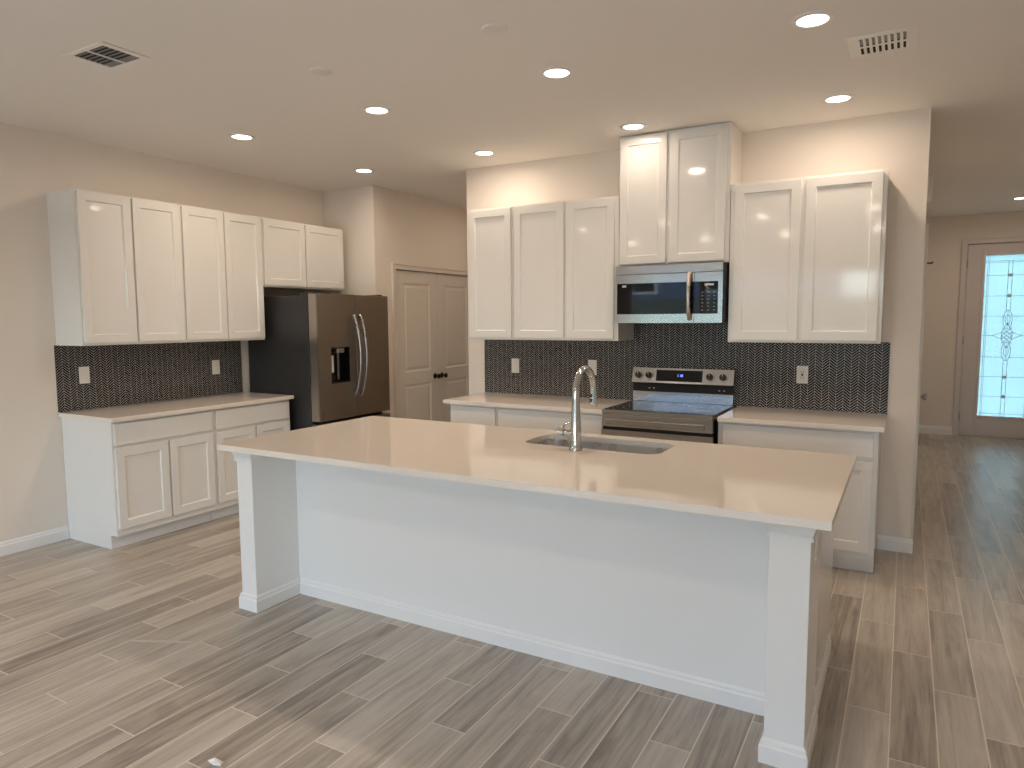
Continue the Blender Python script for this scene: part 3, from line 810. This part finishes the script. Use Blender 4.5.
# ------------------------------------------------------------------ island
IX0, IX1, IY0, IY1 = -3.085, -.178, 2.322, 3.526
CLX0, CLX1 = -3.072, -2.958          # left post
CRX0, CRX1 = -.378, -.246            # right post
PF, PN = 2.428, 2.740                # front of posts, front of panel
SINK = (-1.716, -.986, 3.100, 3.430, .075)
isl = thing('kitchen_island', (-1.65, 2.95, 0), 'long white kitchen island base with square end posts and plain back panel', 'kitchen island')
def I(x0, x1, y0, y1, z0, z1): return (x0 + 1.65, x1 + 1.65, y0 - 2.95, y1 - 2.95, z0, z1)
body = MB()
YC = 3.482                            # cabinet box front (faces the range)
def Ib(m, *a): m.box(*I(*a)); return m
# body is open under the sink
Ib(body, CLX0 + .012, SINK[0] - .06, PN, YC, .10, .8835); Ib(body, SINK[1] + .06, CRX1 - .012, PN, YC, .10, .8835)
Ib(body, SINK[0] - .06, SINK[1] + .06, PN, 2.965, .10, .8835); Ib(body, SINK[0] - .06, SINK[1] + .06, 2.965, YC, .10, .62); Ib(body, SINK[0] - .06, SINK[1] + .06, YC - .012, YC, .62, .8835)
Ib(body, CLX0 + .012, CRX1 - .012, PN, YC - .075, .001, .10)
body.build('carcass', 'cabinet', isl)
MB().box(*I(CLX1, CRX0, PN - .010, PN - .0005, .0, .8835)).build('back_panel', 'trim', isl)
for (a, b) in ((CLX0, CLX1), (CRX0, CRX1)):
    post = MB().box(*I(a, b, PF, PN - .0005, 0, .8835)).build('post', 'trim', isl, .002)
    # crown under the counter and base moulding wrap the post
    def ring(z0, z1, e0, e1):
        m = MB()
        lo = [(a - e0, PF - e0), (b + e0, PF - e0), (b + e0, PN + e0 * 0 - .011), (a - e0, PN - .011)]
        hi = [(a - e1, PF - e1), (b + e1, PF - e1), (b + e1, PN - .011), (a - e1, PN - .011)]
        A = [m.bm.verts.new((x + 1.65, y - 2.95, z0)) for x, y in lo]; Bv = [m.bm.verts.new((x + 1.65, y - 2.95, z1)) for x, y in hi]
        m.bm.faces.new(A); m.bm.faces.new(Bv[::-1])
        for k in range(4): m.bm.faces.new((A[k], A[(k + 1) % 4], Bv[(k + 1) % 4], Bv[k]))
        return m
    def merge(dst, src):
        me = bpy.data.meshes.new('t'); src.bm.to_mesh(me); dst.bm.from_mesh(me); src.bm.free(); bpy.data.meshes.remove(me)
    cr = MB()
    for z0, z1, e0, e1 in ((.810, .824, .009, .009), (.824, .862, .005, .018), (.862, .8832, .020, .020)): merge(cr, ring(z0, z1, e0, e1))
    cr.build('crown_trim', 'trim', post)
    ba = MB()
    for z0, z1, e0, e1 in ((0, .060, .014, .014), (.060, .066, .014, .010), (.066, .080, .010, .008), (.080, .088, .008, .002)): merge(ba, ring(z0, z1, e0, e1))
    ba.build('base_trim', 'trim', post)
pb = MB(); pts = [(PN - .0105 - p - 2.95, z) for p, z in base_profile(.088)]
pb.prism(pts, 'x', CLX1 + .0145 + 1.65, CRX0 - .0145 + 1.65).build('base_trim', 'trim', isl)
MB().box(*I(CLX1 + .021, CRX0 - .021, PN - .022, PN - .0105, .852, .8832)).build('crown_trim', 'trim', isl, .003)
for xe, sg in ((CRX1 - .012, 1), (CLX0 + .012, -1)):
    pts = [(xe + sg * (.0005 + p) + 1.65, z) for p, z in base_profile(.088)]
    MB().prism(pts, 'y', PN - 2.95 + .001, YC - .08 - 2.95).build('base_trim', 'trim', isl)
# cabinet fronts on the range side
def island_front(x0, x1, z0, z1, flat=False, name='door'):
    m = MB()
    if flat: m.box(x0, x1, YC + .0005 - 2.95, YC + .0195 - 2.95, z0, z1)
    else:
        m.shaker(-x1, -x0, z0, z1, -.0005, -.0195)
        bmesh.ops.rotate(m.bm, verts=m.bm.verts, cent=(0, 0, 0), matrix=Matrix.Rotation(PI, 3, 'Z'))
        bmesh.ops.translate(m.bm, verts=m.bm.verts, vec=(0, YC - 2.95, 0))
    m.build(name, 'cabinet', isl, .0015)
xs_ = [CLX0 + .03, -2.46, -1.83, -.87, CRX1 - .03]
for k in range(4):
    a, b = xs_[k] + 1.65 + .008, xs_[k + 1] + 1.65 - .008; mid = (a + b) / 2
    island_front(a, b, *DR, flat=True, name='drawer')
    island_front(a, mid - .006, *DB); island_front(mid + .006, b, *DB)

# counter slab with the sink cut-out
def round_rect(x0, x1, y0, y1, r, n=7):
    p = []
    for cx_, cy_, a0 in ((x1 - r, y1 - r, 0), (x0 + r, y1 - r, 90), (x0 + r, y0 + r, 180), (x1 - r, y0 + r, 270)):
        for k in range(n): a = math.radians(a0 + 90 * k / (n - 1)); p.append((cx_ + r * math.cos(a), cy_ + r * math.sin(a)))
    return p
def slab_with_hole(x0, x1, y0, y1, z0, z1, hole):
    m = MB(); bm = m.bm
    for z in (z0, z1):
        out = [bm.verts.new((x, y, z)) for x, y in ((x0, y0), (x1, y0), (x1, y1), (x0, y1))]
        inn = [bm.verts.new((x, y, z)) for x, y in hole]
        es = [bm.edges.new((v[i], v[(i + 1) % len(v)])) for v in (out, inn) for i in range(len(v))]
        bmesh.ops.triangle_fill(bm, use_beauty=True, edges=es)
        if z == z0: lo, li = out, inn
        else: ho, hi = out, inn
    for A, B in ((lo, ho), (li, hi)):
        for i in range(len(A)): j = (i + 1) % len(A); bm.faces.new((A[i], A[j], B[j], B[i]))
    return m
HOLE = round_rect(*SINK)
top = slab_with_hole(IX0, IX1, IY0, IY1, .8845, Z_TOP, HOLE).build('countertop', 'quartz', None, .0007, seg=1)
tag(top, 'largest white quartz countertop, on the island, with sink cut-out', 'countertop', 'white quartz counters')

def sink():
    sx, sy = (SINK[0] + SINK[1]) / 2, (SINK[2] + SINK[3]) / 2
    r = thing('kitchen_sink', (sx, sy, .68), 'stainless undermount sink set in the island countertop', 'sink')
    m = MB(); bm = m.bm
    prof = [(.015, .8825), (-.001, .8825), (.0, .80), (.004, .73), (.016, .702), (.04, .690), (.09, .686)]
    rings = []
    for off, z in prof:
        rr = max(.02, SINK[4] - off)
        rings.append([bm.verts.new((x - sx, y - sy, z - .68)) for x, y in round_rect(SINK[0] + off - (.030 if off == .015 else 0), SINK[1] - off + (.030 if off == .015 else 0), SINK[2] + off - (.030 if off == .015 else 0), SINK[3] - off + (.030 if off == .015 else 0), rr)])
    for A, B in zip(rings, rings[1:]):
        for i in range(len(A)): j = (i + 1) % len(A); bm.faces.new((A[i], A[j], B[j], B[i]))
    bm.faces.new(rings[-1])
    b = m.build('basin', 'sink', r, smooth=True)
    s = b.modifiers.new('sheet', 'SOLIDIFY'); s.thickness = .0015; s.offset = 1
    MB().lathe([(.045, .0075), (.043, .0095), (.030, .0085), (.028, .007), (0, .007)], (0, .03, 0), 'z', 28).build('drain', 'chrome', r, smooth=True)
sink()

def faucet():
    fx, fy = -1.374, 3.036
    r = thing('kitchen_faucet', (fx, fy, Z_TOP + .0005), 'tall brushed nickel gooseneck pull-down faucet on the island', 'faucet')
    MB().lathe([(0, 0), (.033, 0), (.034, .004), (.032, .010), (.028, .016), (.0265, .05), (.0255, .10), (.0225, .16), (.021, .205), (.0205, .215), (0, .216)], (0, 0, 0), 'z', 32).build('base', 'chrome', r, smooth=True)
    pts = [(0, 0, .20 + .02 * k) for k in range(6)]
    R = .106; zc = .284
    for k in range(1, 19):
        a = math.radians(180 - k * 10)
        pts.append((0, R + R * math.cos(a), zc + R * math.sin(a)))
    neck = MB().tube(pts, [.0205] * 2 + [.0185] * 4 + [.0165] * (len(pts) - 6), 20).build('neck', 'chrome', r, smooth=True)
    e = Vector(pts[-1])
    hd = MB().lathe([(0, .006), (.0175, .006), (.0180, -.015), (.0192, -.04), (.0215, -.070), (.0222, -.086), (.0205, -.092), (0, -.092)], e, 'z', 28).build('spray_head', 'chrome', r, smooth=True)
    MB().box(-.006, .006, e.y - .0245, e.y - .0175, e.z - .045, e.z - .028).box(-.006, .006, e.y - .026, e.y - .019, e.z - .070, e.z - .052).build('spray_buttons', 'black', hd, .001)
    # side lever on the left
    MB().tube([(-.020, 0, .082), (-.062, 0, .084)], [.014, .0135], 18).tube([(-.0625, 0, .084), (-.092, 0, .085)], [.0195, .0205], 18).build('valve', 'chrome', r, smooth=True)
    MB().tube([(-.076, 0, .100), (-.070, .020, .118), (-.058, .048, .128)], [.0065, .006, .005], 12).build('lever', 'chrome', r, smooth=True)
faucet()
outlet((CRX1 + .0005, 2.580, .770), PI / 2, 'white outlet on the right side of the island post', 'switch')

# ------------------------------------------------------------------ ceiling: downlights, blank covers, vents
def can_light(x, y, label, power, col=CAN_COL):
    r = thing('recessed_downlight', (x, y, CEIL), label, 'ceiling light', 'recessed ceiling downlights')
    MB().lathe([(.064, -.002), (.066, -.007), (.085, -.006), (.092, -.0005), (.092, 0.0), (.064, 0.0)], (0, 0, 0), 'z', 40).build('trim_ring', 'trim', r, smooth=True)
    MB().lathe([(0, -.0045), (.05, -.004), (.064, -.003), (.064, -.0005), (0, -.0005)], (0, 0, 0), 'z', 36).build('lens', 'lens', r, smooth=True)
    l = bpy.data.lights.new('lamp', 'AREA'); l.shape = 'DISK'; l.size = .125; l.energy = power; l.color = col; l.spread = math.radians(176)
    o = bpy.data.objects.new('lamp', l); o.location = (0, 0, -.0095); COL.objects.link(o); o.parent = r
for x, y, lab in (
        (-.412, 3.395, 'largest round downlight at the top edge, left of the right ceiling vent'),
        (-.410, 4.655, 'round downlight in front of the wall cabinets right of the microwave'),
        (-1.660, 3.412, 'round downlight over the island faucet, in front of tall cabinet'),
        (-1.663, 4.600, 'round downlight touching the top left corner of the tallest cabinet'),
        (-2.920, 4.715, 'round downlight in front of the cabinets nearest the pantry door'),
        (-2.905, 3.432, 'round downlight over the left end of the island, beside blank ceiling cover'),
        (-4.132, 3.427, 'leftmost round downlight, in front of the left wall cabinets'),
        (-4.152, 4.715, 'round downlight in front of the wall corner beside the refrigerator')):
    can_light(x, y, lab, CAN_W * (.24 if 'touching' in lab else .74 if y > 4 else 1.0))
can_light(1.035, 9.50, 'round downlight in the hall near the entry door', HALL_W)
can_light(1.035, 6.90, 'added round downlight out of view midway along the hall, brightening it', HALL_W)  # extra lamp outside the frame, added to lift the dark hall
can_light(-3.72, 6.60, 'added unseen round downlight in the side passage, brightening the pantry door', 2.6)  # added lamp hidden behind the range wall, lights the pantry door
for yy, where in ((.28, 'row over the living area nearest the island'), (-1.85, 'row over the living area by the sliding door')):
    for x in (-4.14, -2.91, -1.66, -.41):
        can_light(x, yy, 'round downlight in the ' + where, LIVING_W * (.42 if yy > 0 else 1.0))

def blank(x, y, label):
    o = MB().lathe([(0, -.011), (.045, -.010), (.056, -.007), (.060, 0), (0, 0)], (0, 0, 0), 'z', 36).build('ceiling_cover', 'plate', smooth=True)
    o.location = (x, y, CEIL); tag(o, label, 'ceiling cover', 'round blank ceiling covers')
blank(-2.711, 2.767, 'blank round ceiling cover left, between left vent and downlights')
blank(-1.659, 2.778, 'blank round ceiling cover at top centre of the ceiling')

def vent(name, label, x0, x1, y0, y1, slats_along, n, border, damper_side=None, slope=1):
    cx_, cy_ = (x0 + x1) / 2, (y0 + y1) / 2
    r = thing(name, (cx_, cy_, CEIL), label, 'ceiling vent', 'white ceiling vents')
    hx, hy = (x1 - x0) / 2, (y1 - y0) / 2; bx = border
    f = MB()
    def fr(a, b, c, d): f.box(a, b, c, d, -.006, -.0005)
    fr(-hx, hx, -hy, -hy + bx[1]); fr(-hx, hx, hy - bx[1], hy); fr(-hx, -hx + bx[0], -hy + bx[1], hy - bx[1]); fr(hx - bx[0], hx, -hy + bx[1], hy - bx[1])
    f.build('frame', 'vent', r, .003)
    ix, iy = hx - bx[0], hy - bx[1]
    MB().box(-ix, ix, -iy, iy, -.0015, -.0005).build('duct', 'vent_dark', r)
    m = MB()
    if slats_along == 'x':
        m.box(-.006, .006, -iy, iy, -.0085, -.004).build('mid_bar', 'vent', r)
        for k in range(n):
            y = -iy + (k + .5) * 2 * iy / n
            MB().bar((-ix, y, -.0035), (ix, y, -.0035), .009, .001, up=(0, 0, 1)).build('slat', 'damper', r)
    else:
        m.box(-ix, ix, -.006, .006, -.0085, -.004).build('mid_bar', 'vent', r)
        for k in range(n + 1):
            x = -ix + k * 2 * ix / n
            MB().bar((x, -iy, -.0055), (x, iy, -.0055), .016, .0015, up=(.5 * slope, 0, 1)).build('slat', 'vent', r)
    if damper_side:
        MB().box(*damper_side, -.0035, -.002).build('damper', 'damper', r)
vent('ceiling_vent', 'square white louvered ceiling vent with dark slots at far left', -3.625, -3.295, 1.965, 2.210, 'x', 7, (.040, .030), (-.118, .118, .050, .092))
vent('ceiling_vent', 'white louvered ceiling vent at the right above the wall end', -.300, -.005, 3.690, 4.000, 'y', 8, (.045, .045), (-.10, .10, -.11, -.02))

# ------------------------------------------------------------------ bits on the floor
sc = MB(); pts = [(-.030, -.006), (-.012, .010), (.010, .004), (.026, .014), (.032, -.002), (.008, -.012), (-.014, -.010)]
bmv = []
for i, (x, y) in enumerate(pts): bmv.append((x, y, .004 + .006 * (i % 3)))
A = [sc.bm.verts.new((x, y, 0.0006)) for x, y, z in bmv]; Bq = [sc.bm.verts.new(p) for p in bmv]; cv = sc.bm.verts.new((0, 0, .018))
sc.bm.faces.new(A[::-1])
for k in range(len(A)):
    j = (k + 1) % len(A); sc.bm.faces.new((A[k], A[j], Bq[j], Bq[k])); sc.bm.faces.new((Bq[k], Bq[j], cv))
so = sc.build('paper_scrap', 'scrap'); so.location = (-2.055, 1.480, 0)
tag(so, 'tiny crumpled white scrap lying on the plank floor at the bottom', 'scrap')
st_ = MB().prism([(-3.252, 1.878), (-3.10, 1.940), (-2.935, 2.028), (-2.945, 2.040), (-3.09, 1.975), (-3.20, 1.915)], 'z', .0006, .0018).build('pale_streak_strip', 'pale_streak')  # pale streak on the planks, modelled as a thin raised sliver
tag(st_, 'thin pale streak shaped as a flat strip on the plank floor left of the island', 'strip')
